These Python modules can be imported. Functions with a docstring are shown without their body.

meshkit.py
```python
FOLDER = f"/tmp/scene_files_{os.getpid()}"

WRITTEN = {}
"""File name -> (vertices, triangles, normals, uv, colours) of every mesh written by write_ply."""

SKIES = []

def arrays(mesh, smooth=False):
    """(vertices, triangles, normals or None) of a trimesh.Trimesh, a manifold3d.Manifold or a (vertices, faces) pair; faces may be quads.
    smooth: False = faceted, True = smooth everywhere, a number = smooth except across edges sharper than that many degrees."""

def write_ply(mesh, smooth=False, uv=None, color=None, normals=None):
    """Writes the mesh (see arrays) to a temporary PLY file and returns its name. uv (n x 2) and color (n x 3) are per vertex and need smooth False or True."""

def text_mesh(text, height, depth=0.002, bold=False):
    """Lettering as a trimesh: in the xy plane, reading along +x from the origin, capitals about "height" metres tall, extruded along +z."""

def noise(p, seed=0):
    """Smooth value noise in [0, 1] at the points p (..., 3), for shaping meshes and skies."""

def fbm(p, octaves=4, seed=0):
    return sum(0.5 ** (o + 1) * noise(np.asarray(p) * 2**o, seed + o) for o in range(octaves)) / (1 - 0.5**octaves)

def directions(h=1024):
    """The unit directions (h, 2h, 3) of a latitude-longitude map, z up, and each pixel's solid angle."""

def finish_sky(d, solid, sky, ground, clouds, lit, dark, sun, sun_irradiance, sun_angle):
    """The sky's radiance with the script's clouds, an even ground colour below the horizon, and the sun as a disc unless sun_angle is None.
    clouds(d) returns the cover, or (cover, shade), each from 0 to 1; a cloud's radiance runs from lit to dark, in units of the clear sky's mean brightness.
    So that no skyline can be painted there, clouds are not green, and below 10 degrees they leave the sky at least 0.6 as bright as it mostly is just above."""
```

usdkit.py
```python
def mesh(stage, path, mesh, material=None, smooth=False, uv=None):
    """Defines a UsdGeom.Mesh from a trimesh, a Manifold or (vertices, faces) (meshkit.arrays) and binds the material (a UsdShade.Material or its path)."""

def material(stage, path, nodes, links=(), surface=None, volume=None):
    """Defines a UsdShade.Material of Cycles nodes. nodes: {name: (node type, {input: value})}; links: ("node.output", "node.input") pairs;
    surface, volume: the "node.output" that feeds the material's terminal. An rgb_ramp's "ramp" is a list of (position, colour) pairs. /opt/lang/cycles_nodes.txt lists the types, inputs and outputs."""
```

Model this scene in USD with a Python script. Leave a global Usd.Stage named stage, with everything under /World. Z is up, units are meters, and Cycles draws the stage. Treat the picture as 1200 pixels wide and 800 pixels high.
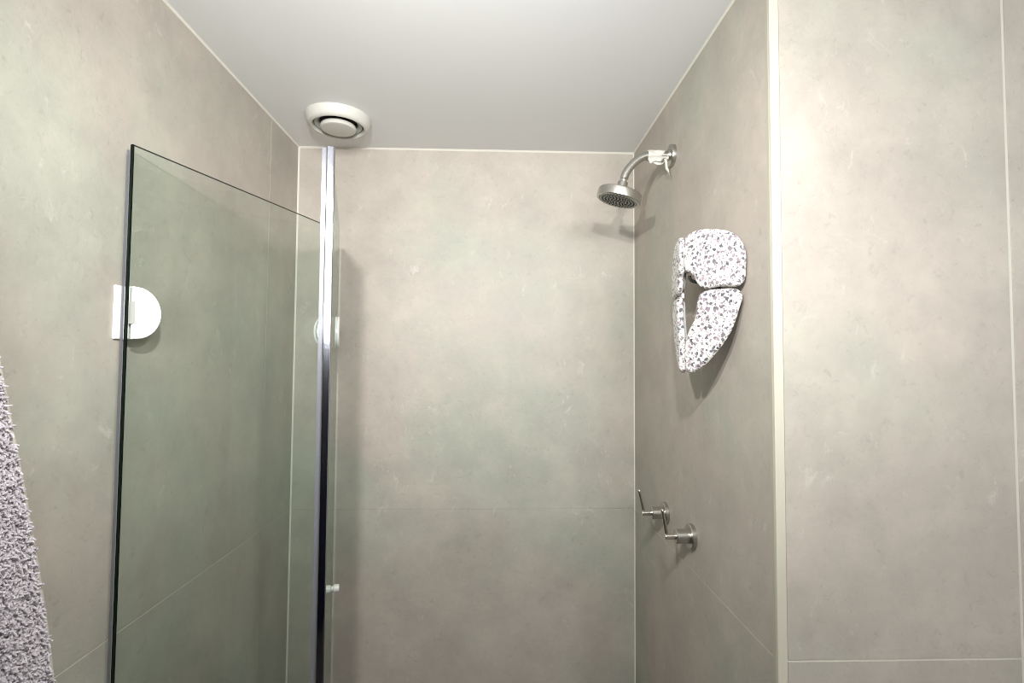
import math, numpy as np, trimesh, manifold3d, usdkit
from meshkit import fbm, noise
from scipy.spatial import Delaunay
from shapely.geometry import Polygon, Point
import shapely
from pxr import Usd, UsdGeom, UsdLux, UsdShade, Gf, Sdf, Vt

stage = Usd.Stage.CreateInMemory()
UsdGeom.SetStageUpAxis(stage, UsdGeom.Tokens.z)
UsdGeom.SetStageMetersPerUnit(stage, 1.0)
world = UsdGeom.Xform.Define(stage, '/World')
UsdGeom.Scope.Define(stage, '/World/Looks')
stage.SetDefaultPrim(world.GetPrim())

# ------------------------------------------------------------------ camera
H = 1.55                                   # lens height above the floor
PITCH, YAW, ROLL, FPX = 0.0404, -0.0293, -0.0067, 597.96
cam = UsdGeom.Camera.Define(stage, '/World/camera')
cam.CreateHorizontalApertureAttr(36.0); cam.CreateVerticalApertureAttr(24.0)
cam.CreateFocalLengthAttr(36.0 * FPX / 1200)
cam.CreateClippingRangeAttr(Gf.Vec2f(0.01, 100))
cam.CreateExposureAttr(2.2)
def rot(a, ax):
    c, s = math.cos(a), math.sin(a)
    return np.array({'x': [[1,0,0],[0,c,-s],[0,s,c]], 'y': [[c,0,s],[0,1,0],[-s,0,c]], 'z': [[c,-s,0],[s,c,0],[0,0,1]]}[ax], float)
CM = rot(YAW, 'z') @ rot(PITCH, 'x') @ rot(ROLL, 'y')
m = np.eye(4); m[0,:3], m[1,:3], m[2,:3], m[3,:3] = CM[:,0], CM[:,2], -CM[:,1], (0, 0, H)
cam.AddTransformOp().Set(Gf.Matrix4d(*m.ravel().tolist()))

# unseen lamp above the frame: two spots placed to light the shower (built below)
# position, power, aim, half cone
BULBS = [((-0.20, 0.30, H + 0.53), 4.4, (-0.22, 2.0, H + 0.12), 70.0), ((0.12, 0.30, H + 0.51), 2.9, (0.22, 2.0, H - 0.45), 80.0)]
# added fill light behind the camera, built as a frosted daylight window
FILL_WINDOW = ((-.25, 1.45), (H + .22, H + .72), 7.0, (.96, .985, 1.0))
BULB_R = 0.02
BULB_COLOR = (1.0, 0.985, 0.95)

# ------------------------------------------------------------------ helpers
used = {}
def path(name, parent=None):
    base = (parent.GetPath().pathString if parent else '/World') + '/' + name
    n = used.get(base, 0); used[base] = n + 1
    return base if n == 0 else f'{base}_{n:03d}'
def tag(o, label=None, cat=None, group=None, kind=None):
    o = o.GetPrim() if hasattr(o, 'GetPrim') else o
    for k, v in (('label', label), ('category', cat), ('group', group), ('kind', kind)):
        if v: o.SetCustomDataByKey(k, v)
    return o
def thing(name, loc=(0, 0, 0), label=None, cat=None, group=None, kind=None, parent=None):
    x = UsdGeom.Xform.Define(stage, path(name, parent))
    x.AddTranslateOp().Set(Gf.Vec3d(*map(float, loc)))
    p = tag(x, label, cat, group, kind)
    ORIGIN[p.GetPath()] = np.array(loc, float) + (ORIGIN[parent.GetPath()] if parent else 0)
    return p
ORIGIN = {}
def origin(p):
    while p and p.GetPath() not in ORIGIN:
        p = p.GetParent()
    return ORIGIN[p.GetPath()] if p else np.zeros(3)
def obj(name, mesh, mat, parent=None, smooth=35, label=None, cat=None, group=None, kind=None):
    """mesh in world coordinates -> one Mesh prim (kept local to the thing's origin)"""
    if hasattr(mesh, 'to_mesh'):
        q = mesh.to_mesh(); mesh = trimesh.Trimesh(q.vert_properties[:, :3], q.tri_verts)
    v = np.array(mesh.vertices, float)
    if parent is not None: v = v - origin(parent)
    mesh = trimesh.Trimesh(v, mesh.faces, process=False)
    g = usdkit.mesh(stage, path(name, parent), mesh, M[mat], smooth=smooth)
    return tag(g, label, cat, group, kind)

def box(lo, hi, b=0.0):
    lo, hi = np.array(lo, float), np.array(hi, float)
    if b <= 0:
        t = trimesh.creation.box(extents=hi - lo); t.apply_translation((lo + hi) / 2); return t
    pts = []
    for sx in (0, 1):
        for sy in (0, 1):
            for sz in (0, 1):
                c = np.where([sx, sy, sz], hi, lo); d = np.where([sx, sy, sz], -1, 1) * b
                for k in range(3):
                    q = c + d; q[k] = c[k]; pts.append(q)
    return trimesh.Trimesh(np.array(pts)).convex_hull
def cat(*ms): return trimesh.util.concatenate(ms)
def frame(axis, up=(0, 0, 1)):
    a = np.array(axis, float); a /= np.linalg.norm(a)
    u = np.array(up, float)
    if abs(a @ u) > .99: u = np.array([0, 1.0, 0])
    x = np.cross(u, a); x /= np.linalg.norm(x)
    return x, np.cross(a, x), a
def lathe(profile, c, axis, n=48):
    """profile [(r, h)...] turned about axis through c"""
    x, y, a = frame(axis)
    t = trimesh.creation.revolve(np.array(profile, float), sections=n)
    v = t.vertices
    w = v[:, :1] * x + v[:, 1:2] * y + v[:, 2:3] * a + np.array(c, float)
    return trimesh.Trimesh(w, t.faces, process=False)
def tube(pts, r, n=20, caps=True):
    pts = np.array(pts, float); N = len(pts); r = np.broadcast_to(r, N)
    T = np.gradient(pts, axis=0); T /= np.linalg.norm(T, axis=1)[:, None]
    x, y, _ = frame(T[0]); V = []
    for i in range(N):
        x = x - T[i] * (x @ T[i]); x /= np.linalg.norm(x); y = np.cross(T[i], x)
        a = np.linspace(0, 2*np.pi, n, endpoint=False)
        V.append(pts[i] + r[i] * (np.cos(a)[:, None] * x + np.sin(a)[:, None] * y))
    V = np.vstack(V); F = []
    for i in range(N - 1):
        for k in range(n):
            a, b, c, d = i*n+k, i*n+(k+1) % n, (i+1)*n+(k+1) % n, (i+1)*n+k
            F += [[a, b, c], [a, c, d]]
    if caps:
        V = np.vstack([V, pts[0], pts[-1]])
        for k in range(n):
            F += [[N*n, (k+1) % n, k], [N*n+1, (N-1)*n+k, (N-1)*n+(k+1) % n]]
    return trimesh.Trimesh(V, F, process=False)
def spline(pts, n, closed=False):
    from scipy.interpolate import splprep, splev
    pts = np.array(pts, float)
    if closed: pts = np.vstack([pts, pts[:1]])
    tck, _ = splprep(pts.T, s=0, per=closed, k=3)
    return np.array(splev(np.linspace(0, 1, n, endpoint=not closed), tck)).T
def extrude(poly, P, ex, ey, t0, t1, chamfer=0.0):
    """2-D outline -> solid between t0 and t1 along ex x ey, outline chamfered on both faces"""
    ex, ey = np.array(ex, float), np.array(ey, float); ez = np.cross(ex, ey)
    cs = manifold3d.CrossSection([np.array(poly, float)])
    if chamfer <= 0:
        s = manifold3d.Manifold.extrude(cs, t1 - t0)
    else:
        lays = [(0, -chamfer), (chamfer, 0), (t1 - t0 - chamfer, 0), (t1 - t0, -chamfer)]
        s = manifold3d.Manifold()
        P2 = np.array(poly, float)
        inn = np.array(shapely.Polygon(P2).buffer(-chamfer, join_style=2).exterior.coords)[:-1]
        pts = np.vstack([np.c_[inn, np.full(len(inn), 0)], np.c_[P2, np.full(len(P2), chamfer)],
                         np.c_[P2, np.full(len(P2), t1-t0-chamfer)], np.c_[inn, np.full(len(inn), t1-t0)]])
        s = manifold3d.Manifold.hull_points(pts)
    q = s.to_mesh(); v = q.vert_properties[:, :3]
    w = np.array(P, float) + v[:, :1]*ex + v[:, 1:2]*ey + (v[:, 2:3] + t0)*ez
    t = trimesh.Trimesh(w, q.tri_verts, process=False)
    return t
def hpts(*p): return [np.array(q, float) + (0, 0, H) for q in p]

# ------------------------------------------------------------------ materials
M = {}
def mat(name, nodes, links=(), surface='p.BSDF'):
    M[name] = usdkit.material(stage, '/World/Looks/' + name, nodes, links, surface=surface)
def plain(name, color, rough=.5, metallic=0., **kw):
    mat(name, {'p': ('principled_bsdf', dict(base_color=color, roughness=rough, metallic=metallic, **kw))})

# large concrete-look porcelain: pinkish and greenish clouds, pale trowel scratches, a few pits
WARM, COOL, MID = (.432, .390, .346), (.392, .392, .338), (.412, .390, .340)
mat('concrete_tile', {
    'g': ('geometry', {}),
    'm1': ('mapping', {'location': (2.35, .0, .8)}),
    'n1': ('noise_texture', {'scale': 1.7, 'detail': 4.0, 'roughness': .55, 'distortion': .15}),
    'r1': ('rgb_ramp', {'ramp': [(0, COOL), (.38, COOL), (.46, MID), (.53, WARM), (1, WARM)]}),
    'n2': ('noise_texture', {'scale': 5.5, 'detail': 12.0, 'roughness': .70, 'distortion': .12}),
    'r2': ('rgb_ramp', {'ramp': [(0, (.72,.72,.72)), (.34, (.88,.88,.88)), (.5, (.985,.985,.985)), (.66, (1.10,1.10,1.09)), (1, (1.22,1.22,1.2))]}),
    'mu': ('mix', {'mix_type': 'multiply', 'fac': 1.0}),
    # pale trowel scratches, gathered in drifts
    'mp': ('mapping', {'scale': (1.0, 1.0, .62)}),
    'n3': ('noise_texture', {'scale': 26.0, 'detail': 8.0, 'roughness': .74, 'distortion': .7}),
    'r3': ('rgb_ramp', {'ramp': [(0, (0,0,0)), (.59, (0,0,0)), (.66, (.45,.45,.45)), (.74, (.85,.85,.85)), (1, (1,1,1))]}),
    'n5': ('noise_texture', {'scale': 4.0, 'detail': 3.0, 'roughness': .6}),
    'r5': ('rgb_ramp', {'ramp': [(0, (.08,.08,.08)), (.42, (.18,.18,.18)), (.56, (.85,.85,.85)), (1, (1,1,1))]}),
    'm5': ('mix', {'mix_type': 'multiply', 'fac': 1.0}),
    'mx': ('mix', {'color2': (.60, .585, .535)}),
    # fine dark pits and hairlines
    'n4': ('noise_texture', {'scale': 55.0, 'detail': 5.0, 'roughness': .65, 'distortion': .8}),
    'r4': ('rgb_ramp', {'ramp': [(0, (.80,.80,.80)), (.30, (.88,.88,.88)), (.42, (1,1,1)), (1, (1,1,1))]}),
    'm4': ('mix', {'mix_type': 'multiply', 'fac': 1.0}),
    'rr': ('map_range', {'from_min': .3, 'from_max': .7, 'to_min': .48, 'to_max': .62}),
    'b': ('bump', {'strength': .16, 'distance': .004}),
    'p': ('principled_bsdf', {'specular_ior_level': .42}),
}, [('g.position', 'm1.vector'), ('m1.vector', 'n1.vector'), ('g.position', 'n2.vector'), ('g.position', 'mp.vector'), ('mp.vector', 'n3.vector'), ('g.position', 'n4.vector'), ('g.position', 'n5.vector'),
    ('n1.fac', 'r1.fac'), ('n2.fac', 'r2.fac'), ('r1.color', 'mu.color1'), ('r2.color', 'mu.color2'),
    ('n3.fac', 'r3.fac'), ('n5.fac', 'r5.fac'), ('r3.color', 'm5.color1'), ('r5.color', 'm5.color2'), ('m5.color', 'mx.fac'), ('mu.color', 'mx.color1'),
    ('n4.fac', 'r4.fac'), ('mx.color', 'm4.color1'), ('r4.color', 'm4.color2'),
    ('m4.color', 'p.base_color'), ('n2.fac', 'rr.value'), ('rr.result', 'p.roughness'),
    ('n4.fac', 'b.height'), ('b.normal', 'p.normal')])
plain('grout', (.56, .54, .47), .8)
plain('dark_grout', (.36, .35, .30), .8)
plain('white_caulk', (.72, .70, .63), .45)
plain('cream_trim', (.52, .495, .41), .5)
plain('cream_trim_shaded', (.40, .385, .32), .5)  # same cream darkened, shade on the side face put into the colour
mat('ceiling_paint', {'g': ('geometry', {}), 'n': ('noise_texture', {'scale': 1.2, 'detail': 2.0}),
    'r': ('rgb_ramp', {'ramp': [(.3, (.79, .80, .81)), (.7, (.82, .83, .83))]}),
    'p': ('principled_bsdf', {'roughness': .42, 'specular_ior_level': .35})},
    [('g.position', 'n.vector'), ('n.fac', 'r.fac'), ('r.color', 'p.base_color')])
plain('floor_tile', (.07, .066, .06), .5)  # floor out of view; dark tone keeps lower walls and strip reflection dark
plain('white_plastic', (.60, .595, .55), .4)
plain('white_enamel', (.90, .90, .88), .22, specular_ior_level=.6)
plain('shadow_black', (.015, .015, .014), .7)
plain('grey_plastic', (.42, .42, .39), .45)
plain('nickel', (.50, .49, .455), .30, 1.0)
plain('polished_nickel', (.66, .645, .60), .16, 1.0)
plain('chrome', (.60, .60, .66), .10, 1.0)
plain('black_rubber', (.02, .02, .02), .6)
plain('navy_paint', (.008, .011, .040), .45)
plain('mirror_frame', (.25, .25, .25), .4)
plain('glass_edge', (.003, .007, .005), .3, specular_ior_level=.15)
plain('towel_rail', (.7, .7, .7), .2, 1.0)
# thin toughened glass: green tint, clear to lamplight, mirror-like at grazing angles
mat('tinted_glass', {
    'geo': ('geometry', {}), 'ior': ('mix_float', {'a': 1.5, 'b': 1/1.5}), 'f': ('fresnel', {}), 't': ('transparent_bsdf', {'color': (.938, .963, .948)}),
    'g': ('glossy_bsdf', {'color': (.9, .97, .93), 'roughness': .02}), 'm': ('mix_closure', {})},
    [('geo.backfacing', 'ior.fac'), ('ior.result', 'f.IOR'), ('f.fac', 'm.fac'), ('t.BSDF', 'm.closure1'), ('g.BSDF', 'm.closure2')], surface='m.closure')
mat('clear_vinyl', {
    'd': ('principled_bsdf', {'base_color': (.17, .173, .205), 'roughness': .25, 'specular_ior_level': .6}),
    't': ('transparent_bsdf', {'color': (.92, .93, .95)}), 'm': ('mix_closure', {'fac': .55})},
    [('t.BSDF', 'm.closure1'), ('d.BSDF', 'm.closure2')], surface='m.closure')
# printed cotton: small purple-grey flowers and sprigs on white
def blotch(i, scale, r0, r1):
    return {f'v{i}': ('voronoi_texture', {'scale': scale, 'randomness': .85}),
            f'k{i}': ('rgb_ramp', {'ramp': [(0, (1,1,1)), (r0, (1,1,1)), (r1, (0,0,0)), (1, (0,0,0))]})}
mat('printed_cotton', {
    'tc': ('texture_coordinate', {}),
    'nd': ('noise_texture', {'scale': 130.0, 'detail': 2.0}),
    'ns': ('vector_math', {'math_type': 'multiply_add', 'vector2': (.013, .013, .013)}),
    **blotch(1, 98, .37, .44), **blotch(2, 165, .31, .38),
    's1': ('separate_color', {}), 's2': ('separate_color', {}),
    'c1': ('rgb_ramp', {'ramp': [(0, (.10,.096,.125)), (.3, (.09,.088,.098)), (.5, (.24,.19,.24)), (.7, (.13,.13,.13)), (.85, (.38,.27,.32)), (1, (.17,.17,.20))]}),
    'c2': ('rgb_ramp', {'ramp': [(0, (.14,.125,.14)), (.5, (.26,.23,.24)), (1, (.2,.16,.2))]}),
    'm1': ('mix', {'color1': (.72, .705, .67)}), 'm2': ('mix', {}),
    'wv': ('noise_texture', {'scale': 900.0, 'detail': 1.0}), 'b': ('bump', {'strength': .08, 'distance': .001}),
    'p': ('principled_bsdf', {'roughness': .75, 'sheen_weight': .1}),
}, [('tc.object', 'nd.vector'), ('nd.color', 'ns.vector1'), ('tc.object', 'ns.vector3'),
    ('ns.vector', 'v1.vector'), ('ns.vector', 'v2.vector'), ('v1.distance', 'k1.fac'), ('v2.distance', 'k2.fac'),
    ('v1.color', 's1.color'), ('s1.r', 'c1.fac'), ('v2.color', 's2.color'), ('s2.r', 'c2.fac'),
    ('k2.color', 'm1.fac'), ('c2.color', 'm1.color2'), ('m1.color', 'm2.color1'), ('k1.color', 'm2.fac'), ('c1.color', 'm2.color2'),
    ('m2.color', 'p.base_color'), ('tc.object', 'wv.vector'), ('wv.fac', 'b.height'), ('b.normal', 'p.normal')])
plain('seat_underside', (.42, .42, .42), .5)
plain('hinge_grey', (.12, .12, .12), .4)
plain('seat_dark', (.035, .035, .035), .6)
mat('paper', {'p': ('principled_bsdf', {'base_color': (.64, .63, .58), 'roughness': .6}),
              't': ('translucent_bsdf', {'color': (.8, .78, .7)}), 'm': ('mix_closure', {'fac': .2})},
    [('p.BSDF', 'm.closure1'), ('t.BSDF', 'm.closure2')], surface='m.closure')
plain('towel_cloth', (.48, .44, .47), .9)
plain('towel_hem', (.60, .57, .53), .9)
mat('towel_pile', {'o': ('hair_info', {}), 'g': ('geometry', {}), 'n': ('noise_texture', {'scale': 300.0, 'detail': 1.0}),
    'r': ('rgb_ramp', {'ramp': [(.25, (.30, .272, .30)), (.5, (.52, .48, .52)), (.75, (.72, .68, .72))]}),
    'p': ('principled_bsdf', {'roughness': .8, 'sheen_weight': .25})},
    [('g.position', 'n.vector'), ('n.fac', 'r.fac'), ('r.color', 'p.base_color')])

# ------------------------------------------------------------------ the room
XL, XR, XT, YB, YF = -0.794, 0.5484, 0.567, 2.0206, 0.9951
ZC, ZS = H + 0.85, H - 0.5742
YR, XE = -2.50, 1.90                       # unseen rear wall, set deep to even the fill light; unseen right wall
T = .010                                   # tile thickness
def tile_wall(name, axis, plane, inward, us, zs, jv, jh, grout='grout', thick=.08):
    """tiled wall normal to axis; us / zs are joint positions; every slab is a mesh of its own"""
    w = thing(name, kind='structure')
    o = plane - inward * (T - .0) ; back = plane - inward * thick
    k = 1 - axis
    def bx(u0, u1, z0, z1, a, b, bev):
        lo, hi = [0, 0, z0], [0, 0, z1]
        lo[axis], hi[axis] = min(a, b), max(a, b); lo[k], hi[k] = u0, u1
        return box(lo, hi, bev)
    obj('grout', bx(us[0], us[-1], zs[0], zs[-1], plane - inward * .0012, back, 0), grout, w, smooth=False)
    for i in range(len(us) - 1):
        for j in range(len(zs) - 1):
            u0 = us[i] + (jv/2 if i else 0); u1 = us[i+1] - (jv/2 if i < len(us)-2 else 0)
            z0 = zs[j] + (jh/2 if j else 0); z1 = zs[j+1] - (jh/2 if j < len(zs)-2 else 0)
            obj('tile', bx(u0, u1, z0, z1, plane, o, .0006), 'concrete_tile', w, smooth=False)
    return w
tile_wall('wall_left', 0, XL, +1, [YR, -1.8245, -.6245, .5755, 1.7755, YB], [0, ZS, ZC], .0009, .0022)
tile_wall('wall_back', 1, YB, -1, [XL, XR], [0, ZS, ZC], .002, .0012, 'dark_grout')
tile_wall('wall_right', 0, XR, -1, [YF + .017, YB], [0, ZS, ZC], .002, .0013, thick=.018)
tile_wall('wall_front', 1, YF, -1, [XT + .0008, 1.0371, XE], [0, ZS, ZC], .0062, .0030, thick=.4)
tile_wall('wall_rear', 1, YR, +1, [XL, .406, XE], [0, ZS, ZC], .003, .003)
tile_wall('wall_side', 0, XE, -1, [YR, -1.4, -.2, YF], [0, ZS, ZC], .003, .003)
obj('floor', box((XL - .08, YR - .08, -.1), (XE + .08, YB + .08, 0)), 'floor_tile', smooth=False, kind='structure')
obj('ceiling', box((XL - .08, YR - .08, ZC), (XE + .08, YB + .08, ZC + .1)), 'ceiling_paint', smooth=False, kind='structure')

# tile edge profile on the outside corner of the shower
tr = thing('trim_1', kind='structure')
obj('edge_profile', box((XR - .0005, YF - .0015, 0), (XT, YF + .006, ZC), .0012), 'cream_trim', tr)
obj('edge_return', box((XR - .0008, YF + .006, 0), (XT - .001, YF + .017, ZC), .0006), 'cream_trim_shaded', tr)
# silicone beads in the inside corners and along the ceiling
def bead(p0, p1, n1, n2, r):
    """triangular fillet between two faces with inward normals n1, n2"""
    p0, p1, n1, n2 = map(lambda q: np.array(q, float), (p0, p1, n1, n2))
    V = []
    for p in (p0, p1):
        V += [p, p + n1*r, p + n1*r*.45 + n2*r*.45, p + n2*r]
    return trimesh.Trimesh(np.array(V)).convex_hull
tn = 2
for p0, p1, n1, n2, r in [
    ((XL, YR, ZC), (XL, YB, ZC), (1,0,0), (0,0,-1), .0046),
    ((XR, YF, ZC), (XR, YB, ZC), (-1,0,0), (0,0,-1), .0042),
    ((XL, YB, ZC), (XR, YB, ZC), (0,-1,0), (0,0,-1), .0056),
    ((XL, YB, 0), (XL, YB, ZC), (1,0,0), (0,-1,0), .0046),
    ((XR, YB, 0), (XR, YB, ZC), (-1,0,0), (0,-1,0), .0032)]:
    obj(f'trim_{tn}', bead(p0, p1, n1, n2, r), 'white_caulk', smooth=False, kind='structure'); tn += 1

# ------------------------------------------------------------------ unseen lamp above the frame, placed to light the shower
lx, ly = -.005, .30
lamp = thing('unseen_ceiling_light', (lx, ly, ZC), 'unseen ceiling bar with two small round spotlights, placed to light the shower', 'ceiling light')
obj('ceiling_rose', lathe([(0, 0), (.05, 0), (.05, .012), (.042, .022), (0, .022)], (lx, ly, ZC - .0225), (0, 0, 1)), 'white_plastic', lamp)
zb = ZC - .12
obj('stem', tube([(lx, ly, ZC - .02), (lx, ly, zb)], .006, 12), 'nickel', lamp)
obj('bar', tube([(BULBS[0][0][0], BULBS[0][0][1] - .05, zb), (lx, ly, zb), (BULBS[1][0][0], BULBS[1][0][1] - .05, zb)], .006, 12), 'nickel', lamp)
for pos, power, aim, cone in BULBS:
    pos = np.array(pos); ax = np.array(aim) - pos; ax /= np.linalg.norm(ax)
    can = obj('spot_housing', lathe([(0, .035), (.030, .035), (.034, .040), (.034, .095), (.028, .104), (0, .106)], pos, -ax, 32), 'white_plastic', lamp)
    q0 = pos - ax*.07
    obj('arm', tube([q0 + (0, 0, .02), (q0[0], q0[1], zb)], .005, 10), 'nickel', can)
    s = UsdLux.SphereLight.Define(stage, path('bulb', lamp))
    X_, Y_, Z_ = frame(-ax)
    R_ = np.eye(4); R_[0,:3], R_[1,:3], R_[2,:3], R_[3,:3] = X_, Y_, Z_, pos - (lx, ly, ZC)
    s.AddTransformOp().Set(Gf.Matrix4d(*R_.ravel().tolist()))
    s.CreateRadiusAttr(BULB_R); s.CreateNormalizeAttr(True)
    s.CreateIntensityAttr(power); s.CreateColorAttr(Gf.Vec3f(*BULB_COLOR))
    sp = UsdLux.ShapingAPI.Apply(s.GetPrim())
    sp.CreateShapingConeAngleAttr(cone); sp.CreateShapingConeSoftnessAttr(1.0)
(wx0, wx1), (wz0, wz1), wpow, wcol = FILL_WINDOW
fill_win = thing('added_window_1', ((wx0 + wx1)/2, YR, (wz0 + wz1)/2), kind='structure')  # added fill light shaped as a window, out of view
fr = .045
obj('frame', cat(box((wx0 - fr, YR, wz0 - fr), (wx1 + fr, YR + .03, wz0), .002), box((wx0 - fr, YR, wz1), (wx1 + fr, YR + .03, wz1 + fr), .002),
                 box((wx0 - fr, YR, wz0), (wx0, YR + .03, wz1), .002), box((wx1, YR, wz0), (wx1 + fr, YR + .03, wz1), .002)), 'white_plastic', fill_win)
rl = UsdLux.RectLight.Define(stage, path('fill_pane', fill_win))
rl.AddTranslateOp().Set(Gf.Vec3d(0, .008, 0)); rl.AddRotateXOp().Set(90.0)
rl.CreateWidthAttr(wx1 - wx0); rl.CreateHeightAttr(wz1 - wz0)
rl.CreateNormalizeAttr(True); rl.CreateIntensityAttr(wpow); rl.CreateColorAttr(Gf.Vec3f(*wcol))

# ------------------------------------------------------------------ bi-fold glass shower door, folded inwards
door = thing('shower_door', (XL + .02, 1.083, 0), 'folded two-panel frameless glass shower door with white hinges and chrome seal', 'shower door')
ZT, Z0 = H + .454, .012
GT = .0064                                  # glass thickness
Ah = np.array([-0.7740, 1.083]); Fd = np.array([-0.5550, 1.7825]); St = np.array([-0.3580, 1.084])
def gp(a, b, s, off, z):                    # point at distance s along a->b, off across it
    d = (b - a) / np.linalg.norm(b - a); n = np.array([d[1], -d[0]])
    q = a + d*s + n*off
    return np.array([q[0], q[1], z])
def slab(a, b, s0, s1, o0, o1, z0, z1):
    V = [gp(a, b, s, o, z) for s in (s0, s1) for o in (o0, o1) for z in (z0, z1)]
    return trimesh.Trimesh(np.array(V)).convex_hull
L1, L2 = np.linalg.norm(Fd - Ah), np.linalg.norm(St - Fd)
panels = []
for a, b, L, g0, g1 in ((Ah, Fd, L1, 0, .006), (Fd, St, L2, .006, .004)):
    e = .0006; eh = .0034 if g0 == 0 else e
    gl = obj('glass_panel', slab(a, b, g0 + eh, L - g1 - e, -GT/2, GT/2, Z0 + e, ZT - .0004), 'tinted_glass', door, smooth=False)
    edge = cat(slab(a, b, g0, g0 + eh, -GT/2, GT/2, Z0, ZT), slab(a, b, L - g1 - e, L - g1, -GT/2, GT/2, Z0, ZT),
               slab(a, b, g0 + eh, L - g1 - e, -GT/2, GT/2, ZT - .0004, ZT), slab(a, b, g0 + eh, L - g1 - e, -GT/2, GT/2, Z0, Z0 + e))
    obj('glass_edge', edge, 'glass_edge', gl, smooth=False, label='dark green polished glass edge')
# clear vinyl fin between the hinge edge and the tiles
obj('vinyl_seal', slab(Ah, Fd, -.0040, -.0003, -.0080, -.0044, Z0, ZT - .013), 'clear_vinyl', door, smooth=False, label='narrow clear vinyl seal at the hinge edge')
# magnetic seal on the free edge: clear carrier, chrome faced bulb
d2 = (St - Fd) / L2
seal = obj('seal_strip', cat(slab(Fd, St, L2 - .020, L2 + .003, GT/2, GT/2 + .0016, Z0, ZT),
                             slab(Fd, St, L2 - .020, L2 + .003, -GT/2 - .0016, -GT/2, Z0, ZT),
                             slab(Fd, St, L2 - .003, L2 - .0005, GT/2, .0175, Z0, ZT)), 'clear_vinyl', door, smooth=False, label='clear vinyl seal on the free edge')
prof = [gp(Fd, St, L2 + .0005 + h, o, 0)[:2] for o, h in [(-.0088, 0), (-.0088, .0048), (-.0076, .0066), (-.0064, .0071), (-.003, .0072), (.003, .0072), (.0064, .0071), (.0076, .0066), (.0088, .0048), (.0088, 0)]]
pts = np.vstack([np.c_[prof, np.full(len(prof), Z0)], np.c_[prof, np.full(len(prof), ZT + .001)]])
obj('magnetic_strip', trimesh.Trimesh(pts).convex_hull, 'chrome', seal, smooth=25, label='polished chrome magnetic strip')

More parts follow.
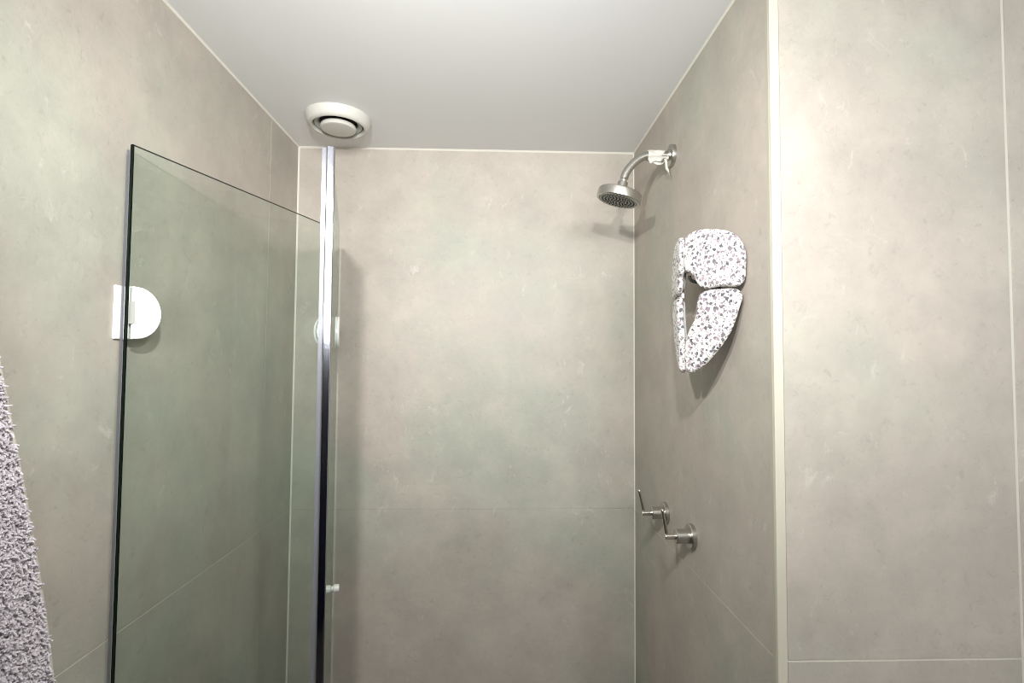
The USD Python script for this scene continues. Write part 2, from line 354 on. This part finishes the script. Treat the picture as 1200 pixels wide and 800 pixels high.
def dshape(w, h, n=16):
    """flat edge at u=0, round on the far side"""
    r = h / 2; k = max(w - r, .004); a = np.linspace(-np.pi/2, np.pi/2, n)
    return [(0, -r)] + [(k + r*math.cos(t), r*math.sin(t)) for t in a] + [(0, r)]
def hinge_leaf(a, b, s, sgn, w, h, z, o0, o1, flip):
    d = (b - a) / np.linalg.norm(b - a); ex = np.array([d[0], d[1], 0]) * flip; n = np.array([d[1], -d[0], 0])
    P = gp(a, b, s, 0, z)
    ez = np.cross(ex, [0, 0, 1]); k = np.sign(ez @ n)
    lo, hi = (o0, o1) if k > 0 else (-o1, -o0)
    return extrude(dshape(w, h), P, ex, (0, 0, 1), lo, hi, .0012)
for zc in (H + .0985, .32):
    hg = obj('hinge', box((XL, 1.074, zc - .056), (XL + .0055, 1.122, zc + .056), .0012), 'white_enamel', door, label='white wall hinge with a rounded glass clamp')
    for lo, hi in ((-.056, -.0265), (-.025, .025), (.0265, .056)):
        kb = tube([(XL + .0125, 1.104, zc + lo), (XL + .0125, 1.104, zc + hi)], .0075, 20)
        web = box((XL + .004, 1.099, zc + lo), (XL + .012, 1.110, zc + hi), .0005)
        obj('knuckle', cat(kb, web), 'white_enamel', hg)
    for o0, o1 in ((GT/2, GT/2 + .0065), (-GT/2 - .0065, -GT/2)):
        obj('clamp_plate', hinge_leaf(Ah, Fd, .0085, 1, .064, .110, zc, o0, o1, 1), 'white_enamel', hg)
    obj('lug', slab(Ah, Fd, .0040, .0115, GT/2 + .0005, GT/2 + .0080, zc - .0235, zc + .0235), 'grey_plastic', hg, smooth=False, label='grey pivot lug on the clamp')
for zc in (H + .0970, .32):
    hg = obj('hinge', tube([(Fd[0], Fd[1] - .002, zc - .052), (Fd[0], Fd[1] - .002, zc + .052)], .0045, 16), 'white_enamel', door, label='white glass-to-glass hinge at the fold')
    for a, b, s, flip in ((Ah, Fd, L1 - .008, -1), (Fd, St, .008, 1)):
        for o0, o1 in ((GT/2, GT/2 + .0065), (-GT/2 - .0065, -GT/2)):
            obj('clamp_plate', hinge_leaf(a, b, s, 1, .106, .104, zc, o0, o1, flip), 'white_enamel', hg)
# knobs either side of the second panel
kz, ks = H - .752, .050
d = (St - Fd) / L2; nrm = np.array([d[1], -d[0], 0])
for sg in (1, -1):
    c = gp(Fd, St, ks, sg * GT/2, kz)
    obj('knob', lathe([(0, 0), (.0085, 0), (.0085, .003), (.0115, .005), (.0125, .008), (.0125, .019), (.0113, .0215), (0, .022)], c, nrm * sg, 32), 'white_enamel', door)

# ------------------------------------------------------------------ round ceiling vent
VX, VY = -.561, 1.772
vent = thing('ceiling_vent', (VX, VY, ZC), 'round white plastic exhaust vent on the ceiling by the left corner', 'vent')
dn = (0, 0, -1)
obj('rim', lathe([(.0850, 0), (.1095, 0), (.1105, .002), (.1095, .006), (.1072, .018), (.1020, .029), (.0955, .0345), (.0895, .0355), (.0865, .0335), (.0850, .028), (.0850, 0)], (VX, VY, ZC), dn, 72), 'white_plastic', vent)
obj('throat', lathe([(0, .0005), (.0853, .0005), (.0853, .004), (0, .004)], (VX, VY, ZC), dn, 48), 'shadow_black', vent, label='black disc, the shade of the air gap put into its colour')  # flat black disc stands in for the shade inside the vent
obj('inner_ring', lathe([(.064, .004), (.0825, .004), (.0825, .022), (.0790, .0270), (.0700, .0245), (.064, .018), (.064, .004)], (VX, VY, ZC), dn, 64), 'grey_plastic', vent)
obj('disc', lathe([(0, .004), (.012, .004), (.012, .024), (.052, .0255), (.0590, .0295), (.0605, .036), (.0570, .0420), (.047, .0450), (0, .0460)], (VX, VY, ZC), dn, 64), 'white_plastic', vent)

# ------------------------------------------------------------------ shower head on its arm
SY = 1.5616
sh = thing('shower_head', (XR, SY, H + .651), 'brushed nickel round shower head on a bent arm from the right wall', 'shower head')
c0 = np.array([XR, SY, H + .651])
obj('wall_flange', lathe([(0, 0), (.0335, 0), (.0338, .002), (.0338, .010), (.0325, .0125), (.018, .0135), (.0165, .016), (.0160, .022), (0, .022)], c0, (-1, 0, 0), 48), 'nickel', sh)
arm = spline([(XR - .005, SY, H+.6512), (.51, SY, H+.6514), (.468, SY, H+.6495), (.4431, SY, H+.6405), (.4161, SY, H+.6170), (.3991, SY, H+.5930), (.3925, SY, H+.5735)], 48)
obj('arm', tube(arm, .0128, 24), 'nickel', sh)
nd = np.array([-.2550, .0506, -.9656]); nd /= np.linalg.norm(nd)
fc = np.array([.3735, SY, H + .5040])       # centre of the spray face
def hl(profile, matn, name, n=64, **k): return obj(name, lathe(profile, fc, -nd, n), matn, sh, **k)
hl([(0, .0600), (.0082, .0600), (.0095, .0660), (.0085, .0715), (0, .0725)], 'polished_nickel', 'swivel_joint')
hd = hl([(0, .002), (.060, .002), (.0610, 0), (.0655, -.0005), (.0685, .0015), (.0690, .005), (.0690, .024), (.0672, .0275), (.058, .0300), (.026, .0345), (.0185, .0370), (.0160, .0440), (.0155, .0590), (.0135, .0620), (0, .0620)], 'nickel', 'head')
obj('spray_face', lathe([(0, .0005), (.0600, .0005), (.0600, .0025), (0, .0025)], fc, -nd, 64), 'grey_plastic', hd)
x_, y_, a_ = frame(-nd); noz = []
for ring, (rr, cnt) in enumerate(((.0, 1), (.010, 6), (.020, 12), (.030, 18), (.040, 24), (.050, 30))):
    for k in range(cnt):
        t = 2*np.pi*k/cnt + ring*.4
        q = fc + x_*rr*math.cos(t) + y_*rr*math.sin(t)
        noz.append(lathe([(0, -.0022), (.0016, -.0020), (.0026, .0006), (0, .0006)], q, -nd, 8))
obj('nozzle', cat(*noz), 'black_rubber', hd, label='rings of small black rubber nozzles', kind='stuff')

# tissue wrapped and knotted round the arm
tp = thing('paper_wrap', (.495, SY, H + .651), 'white tissue paper wrapped and knotted round the shower arm', 'paper')
def wrap():
    nx, na = 34, 40; V = []; F = []          # snug sleeve, its right end cut on the slant
    for i in range(nx):
        u = i/(nx-1)
        for j in range(na):
            a = 2*np.pi*j/na; lowr = .5 - .5*math.sin(a)
            x = .4655 + u*(.0555 - .016*lowr) + .0015*math.sin(3*a)*u
            cz = np.interp(x, [.466, .50, .53], [.6493, .6513, .6514]); r = .0150 + .0011*math.sin(5*a + 7*u) + .0006*math.sin(11*u)
            V.append((x, SY - r*math.cos(a), H + cz + r*math.sin(a)))
        if i:
            for j in range(na):
                a, b, c, d = (i-1)*na+j, i*na+j, i*na+(j+1) % na, (i-1)*na+(j+1) % na; F += [[a, b, c], [a, c, d]]
    s1 = sheet(np.array(V), F, .0007)
    nx, na = 40, 16; V = []; F = []          # loose flap sagging below the sleeve
    for i in range(nx):
        u = i/(nx-1); x = .4655 + u*.060
        dl = np.interp(u, [0, .12, .35, .6, .8, 1], [.012, .020, .023, .017, .013, .008])
        for j in range(na):
            t = j/(na-1)
            V.append((x - .004*t*(1-u), SY - .0150 - .010*math.sin(2.2*t) + .004*math.sin(9*u)*t, H + np.interp(x, [.466, .50, .53], [.6493, .6513, .6514]) - .009 - dl*t - .004*t*t*math.sin(14*u)))
        if i:
            for j in range(na-1):
                a, b = (i-1)*na+j, i*na+j; F += [[a, b, b+1], [a, b+1, a+1]]
    V = np.array(V); V += .0016*np.stack([noise(V*70 + k*17.3) for k in range(3)], 1)
    return cat(s1, sheet(V, F, .0007))
def sheet(V, F, t):
    """open surface -> thin solid"""
    m_ = trimesh.Trimesh(V, F, process=False); n = m_.vertex_normals; N = len(V)
    F = np.array(F); e = np.sort(m_.edges, axis=1); key = e[:, 0].astype(np.int64)*N + e[:, 1]
    _, inv, cnt = np.unique(key, return_inverse=True, return_counts=True)
    bd = m_.edges[cnt[inv] == 1]
    W = np.vstack([V + n*t/2, V - n*t/2])
    G = [F, F[:, ::-1] + N, np.c_[bd[:, 1], bd[:, 0], bd[:, 0]+N], np.c_[bd[:, 1], bd[:, 0]+N, bd[:, 1]+N]]
    return trimesh.Trimesh(W, np.vstack(G), process=False)
def ribbon(pts, w, wid_dir, t=.0007, cup=.3):
    P = spline(pts, 28); n = 7; V = []; F = []
    wd = np.array(wid_dir, float); wd /= np.linalg.norm(wd)
    for i, q in enumerate(P):
        s = i/27; ww = np.interp(s, np.linspace(0, 1, len(w)), w); tw = .9*math.sin(5*s)
        T_ = P[min(i+1, 27)] - P[max(i-1, 0)]; T_ /= np.linalg.norm(T_)
        o = np.cross(T_, wd); wv = wd*math.cos(tw) + o*math.sin(tw)
        for j in range(n):
            u = j/(n-1)*2 - 1; V.append(q + wv*u*ww/2 + o*cup*ww*.5*u*u)
        if i:
            for j in range(n-1):
                a, b = (i-1)*n+j, i*n+j; F += [[a, b, b+1], [a, b+1, a+1]]
    V = np.array(V); V += .0008*np.stack([noise(V*140 + k*9.1) for k in range(3)], 1)
    return sheet(V, F, t)
obj('sleeve', wrap(), 'paper', tp, smooth=True)
obj('tail', ribbon(hpts((.514, SY-.012, .640), (.519, SY-.017, .622), (.522, SY-.014, .604), (.528, SY-.013, .588), (.531, SY-.015, .577)), [.010, .007, .007, .014, .018], (1, .3, 0)), 'paper', tp, smooth=True, label='twisted tissue tail hanging down')
obj('tail', ribbon(hpts((.475, SY-.012, .632), (.488, SY-.016, .621), (.502, SY-.017, .617), (.516, SY-.013, .628)), [.014, .012, .010, .008], (0, .4, 1)), 'paper', tp, smooth=True)

# ------------------------------------------------------------------ two lever taps
def tap(y, z, ext, lever_top, label, lever_r=.0042):
    t = thing('lever_tap', (XR, y, z), label, 'tap', 'lever taps on the right shower wall')
    c = np.array([XR, y, z]); ax = (-1, 0, 0)
    obj('escutcheon', lathe([(0, 0), (.0335, 0), (.0340, .002), (.0340, .0105), (.0325, .0125), (0, .0125)], c, ax, 48), 'nickel', t)
    obj('body', lathe([(0, .0125), (.0185, .0125), (.0185, .014), (.0195, .015), (.0195, .048), (.0180, .050), (0, .050)], c, ax, 40), 'nickel', t)
    obj('spindle', lathe([(0, .050), (.0085, .050), (.0088, .052), (.0088, ext - .002), (.0078, ext), (0, ext)], c, ax, 28), 'polished_nickel', t)
    b = c + np.array([-(ext - .0065), 0, 0]); e = np.array(lever_top, float)
    L = tube(np.linspace(b, e, 8), np.linspace(lever_r*1.15, lever_r, 8), 14)
    ball = trimesh.creation.icosphere(2, lever_r*1.25); ball.apply_translation(e)
    obj('lever', cat(L, ball), 'polished_nickel', t)
    return t
tap(1.4234, H - .4800, .0790, (.4620, 1.4190, H - .4080), 'nickel wall tap with upright lever, nearer the camera and slightly lower')
tap(1.6450, H - .4805, .0790, (.4606, 1.6450, H - .4110), 'nickel wall tap with upright lever, nearer the back corner')

# ------------------------------------------------------------------ folded padded toddler toilet seat on the right wall
SP = np.array([.4585, 1.2330]); DR = np.array([.5168, -.8561])
ang = math.radians(77.5); DL = np.array([math.cos(ang), math.sin(ang)])
TOP = [(.0005, .302), (.0101, .3105), (.0324, .3183), (.0702, .3145), (.106, .3050), (.1296, .2930), (.1481, .2740), (.1581, .2536), (.1608, .2325), (.1597, .2046), (.1561, .1830), (.1469, .1734), (.1239, .1724), (.0824, .1752), (.0514, .1772), (.0431, .1832), (.0313, .2001), (.0192, .2162), (.0050, .2240), (.0003, .2415)]
BOT = [(.0477, .1655), (.0665, .1714), (.0969, .1708), (.1323, .1670), (.1447, .1610), (.1507, .1494), (.1464, .131), (.1357, .1008), (.1228, .073), (.1031, .045), (.0808, .0211), (.0578, -.0006), (.0317, -.017), (.0134, -.0234), (.0030, -.0176), (.0005, -.001), (.0005, .0323), (.0020, .0478), (.008, .0682), (.0205, .0913), (.0304, .108), (.0355, .1311), (.0393, .1532)]
def pad(outline, front, back, rf, rb, step=.0035):
    """cushion: outline in (u, z); bulges 'front' one way and 'back' the other -> vertices (u, z, w)"""
    P = Polygon(spline(outline, 140, True)).buffer(0)
    rings = []
    for q in (0, .0006, .0018, .004, .0075, .012):
        g = P.buffer(-q)
        for gg in (g.geoms if hasattr(g, 'geoms') else [g]):
            if gg.is_empty: continue
            n = int(gg.exterior.length / (.003 if q < .005 else .0045))
            rings += [gg.exterior.interpolate(s, True).coords[0] for s in np.linspace(0, 1, n, endpoint=False)]
    x0, y0, x1, y1 = P.bounds; inner = P.buffer(-.015)
    gx, gy = np.meshgrid(np.arange(x0, x1, step*2), np.arange(y0, y1, step*2))
    ins = shapely.contains_xy(inner, gx.ravel(), gy.ravel())
    pts = np.vstack([rings, np.c_[gx.ravel(), gy.ravel()][ins]])
    tri = Delaunay(pts).simplices; ce = pts[tri].mean(1)
    tri = tri[shapely.contains_xy(P.buffer(1e-5), ce[:, 0], ce[:, 1])]
    dist = np.array([P.exterior.distance(Point(q)) for q in pts])
    def prof(r): k = np.clip(dist / r, 0, 1); return np.sqrt(np.maximum(0, 1 - (1-k)**2))
    rip = 1 + .05*np.sin(pts[:, 0]*95 + pts[:, 1]*60)
    f = np.c_[pts, front*prof(rf)*rip]; b = np.c_[pts, -back*prof(rb)]
    N = len(pts)
    return trimesh.Trimesh(np.vstack([f, b]), np.vstack([tri, tri[:, ::-1] + N]), process=False)
seat = thing('toddler_toilet_seat', (SP[0], SP[1], H + .15), 'folded padded toddler toilet seat in white cotton with small purple print', 'toilet seat')
def place(mesh, D2, side):
    v = mesh.vertices; n2 = np.array([D2[1], -D2[0]]) * side     # front = into the shower
    w = np.c_[SP[0] + D2[0]*v[:, 0] + n2[0]*v[:, 2], SP[1] + D2[1]*v[:, 0] + n2[1]*v[:, 2], H + v[:, 1]]
    f = mesh.faces
    t = trimesh.Trimesh(w, f, process=False); 
    if np.linalg.det(np.array([[D2[0], 0, n2[0]], [D2[1], 0, n2[1]], [0, 1, 0]])) < 0: t = trimesh.Trimesh(w, f[:, ::-1], process=False)
    return t
for D2, side in ((DR, 1), (DL, -1)):
    for o in (TOP, BOT):
        oo = np.array(o) + ((.0045, 0) if side < 0 else (.003, 0))
        pd = obj('padded_quarter', place(pad(oo, .0115, .0035, .012, .006), D2, side), 'printed_cotton', seat, smooth=True)
        inn = np.array(Polygon(oo).buffer(-.010).exterior.coords)[:-1]
        sh_ = pad(inn, .0, .010, .004, .003, .006)
        obj('hard_underside', place(sh_, D2, side), 'seat_underside', pd, smooth=True)
# plastic hinge spine between the two halves and the frame bar at the seat opening
def seg(u0, u1, z0, z1, w0, w1, D2, side, b=.001):
    return place(box((u0, z0, w0), (u1, z1, w1), b), D2, side)
obj('hinge_spine', cat(seg(-.0015, .0055, .236, .298, -.010, -.001, DR, 1), seg(-.0015, .030, .222, .231, -.012, -.0045, DR, 1)), 'hinge_grey', seat, label='grey plastic folding hinge')
obj('hinge_tab', cat(seg(.003, .012, .160, .172, .000, .006, DL, -1)), 'white_plastic', seat)
# adhesive hook that carries it
hk = thing('wall_hook', (XR, 1.255, H + .205), 'dark wall hook half hidden behind the folded toddler seat', 'hook')
obj('base', box((XR - .005, 1.232, H + .165), (XR, 1.278, H + .235), .0015), 'seat_dark', hk)
obj('prong', tube(spline([(XR - .003, 1.255, H+.203), (.52, 1.253, H+.203), (.492, 1.250, H+.203), (.481, 1.249, H+.207), (.478, 1.249, H+.217)], 20), .0042, 14), 'seat_dark', hk)

# ------------------------------------------------------------------ shaggy towel on a hook by the left wall
tw = thing('towel', (XL + .05, .62, H + .33), 'shaggy lilac grey towel hanging on the left wall', 'towel')
EDGE = [(.33, .690), (.25, .712), (.12, .758), (-.0127, .796), (-.133, .8265), (-.2464, .854), (-.3658, .8815), (-.4585, .9005), (-.5524, .9165), (-.70, .940), (-.90, .968)]
ez_, ey_ = np.array(EDGE).T
def right_edge(z): return np.interp(z, ez_[::-1], ey_[::-1])
def towel_x(y, z):
    t = np.clip((.36 - z)/1.3, 0, 1)
    fold = .012*np.sin((y - .62)*38/(.35 + t)) * np.clip((.33 - z)*3, 0, 1)
    return XL + .038 + fold*(.5 + t*.5)*np.clip((right_edge(z) - y)/.08, .1, 1) 
nz, ny = 80, 40; V = []; F = []
for i in range(nz):
    z = .33 - 1.23*i/(nz-1); r = right_edge(z); l = 1.24 - r
    for j in range(ny):
        y = l + (r - l)*j/(ny-1); V.append((towel_x(y, z), y, H + z))
    if i:
        for j in range(ny-1):
            a, b = (i-1)*ny+j, i*ny+j; F += [[a, a+1, b+1], [a, b+1, b]]
V = np.array(V)
cloth = obj('cloth', sheet(V, F, .008), 'towel_cloth', tw, smooth=True)
hem = [(towel_x(right_edge(z) - .002, z) + .001, right_edge(z) - .001, H + z) for z in np.linspace(.32, -.90, 80)]
obj('hem', tube(hem, .0052, 10), 'towel_hem', cloth, label='paler cream hem along the edge')
rng = np.random.default_rng(5)
N = 46000
zz = rng.uniform(-.85, .30, N); rr = right_edge(zz)
yy = rr - .010 - np.abs(rng.uniform(0, 1, N))*np.minimum(2*rr - 1.24, .36)
xx = towel_x(yy, zz) + .004
root = np.c_[xx, yy, H + zz]
d1 = np.c_[rng.uniform(.5, 1.0, N), rng.normal(0, .5, N), rng.normal(-.25, .5, N)]; d1 /= np.linalg.norm(d1, axis=1)[:, None]
d2_ = d1 + np.c_[rng.normal(-.3, .4, N), rng.normal(.1, .8, N), rng.normal(-.7, .6, N)]; d2_ /= np.linalg.norm(d2_, axis=1)[:, None]
ln = rng.uniform(.005, .009, N)[:, None]
P3 = np.stack([root, root + d1*ln, root + d1*ln + d2_*ln*.9], 1)
P3[:, :, 1] = np.minimum(P3[:, :, 1], right_edge(P3[:, :, 2] - H) - .003)
cv = UsdGeom.BasisCurves.Define(stage, path('pile', tw))
cv.CreateTypeAttr('linear'); cv.CreateCurveVertexCountsAttr(Vt.IntArray.FromNumpy(np.full(N, 3, np.int32)))
cv.CreatePointsAttr(Vt.Vec3fArray.FromNumpy((P3.reshape(-1, 3) - origin(tw)).astype(np.float32)))
cv.CreateWidthsAttr(Vt.FloatArray.FromNumpy(np.tile([.0034, .0040, .0024], N).astype(np.float32))); cv.SetWidthsInterpolation('vertex')
UsdShade.MaterialBindingAPI.Apply(cv.GetPrim()).Bind(M['towel_pile'])
tag(cv, 'thick tufted chenille pile', kind='stuff')
th = thing('towel_hook', (XL, .62, H + .33), 'metal hook holding the shaggy towel on the left wall', 'hook')
obj('plate', lathe([(0, 0), (.022, 0), (.022, .004), (.019, .006), (0, .006)], (XL, .62, H + .345), (1, 0, 0), 32), 'towel_rail', th)
obj('prong', tube(spline([(XL + .004, .62, H+.345), (XL + .02, .62, H+.337), (XL + .038, .62, H+.332), (XL + .055, .62, H+.340), (XL + .060, .62, H+.358)], 20), .005, 14), 'towel_rail', th)

# ------------------------------------------------------------------ behind the camera (unseen, placed to give the chrome strip its dark reflection)
CY = -1.30
cb = thing('unseen_cabinet', (.1, CY + .2, 0), 'unseen tall navy cabinet behind the camera, placed to darken the chrome strip reflection', 'cabinet')
obj('carcass', box((-.66, CY, 0), (.86, CY + .38, 1.74), .002), 'navy_paint', cb)
for x0, x1 in ((-.657, .098), (.102, .857)):
    dr = obj('door', box((x0, CY + .3805, .06), (x1, CY + .399, 1.735), .002), 'navy_paint', cb)
    hx = x1 - .04 if x0 < 0 else x0 + .04
    obj('handle', tube([(hx, CY + .399, .9), (hx, CY + .42, .91), (hx, CY + .42, 1.07), (hx, CY + .399, 1.08)], .005, 12), 'nickel', dr)
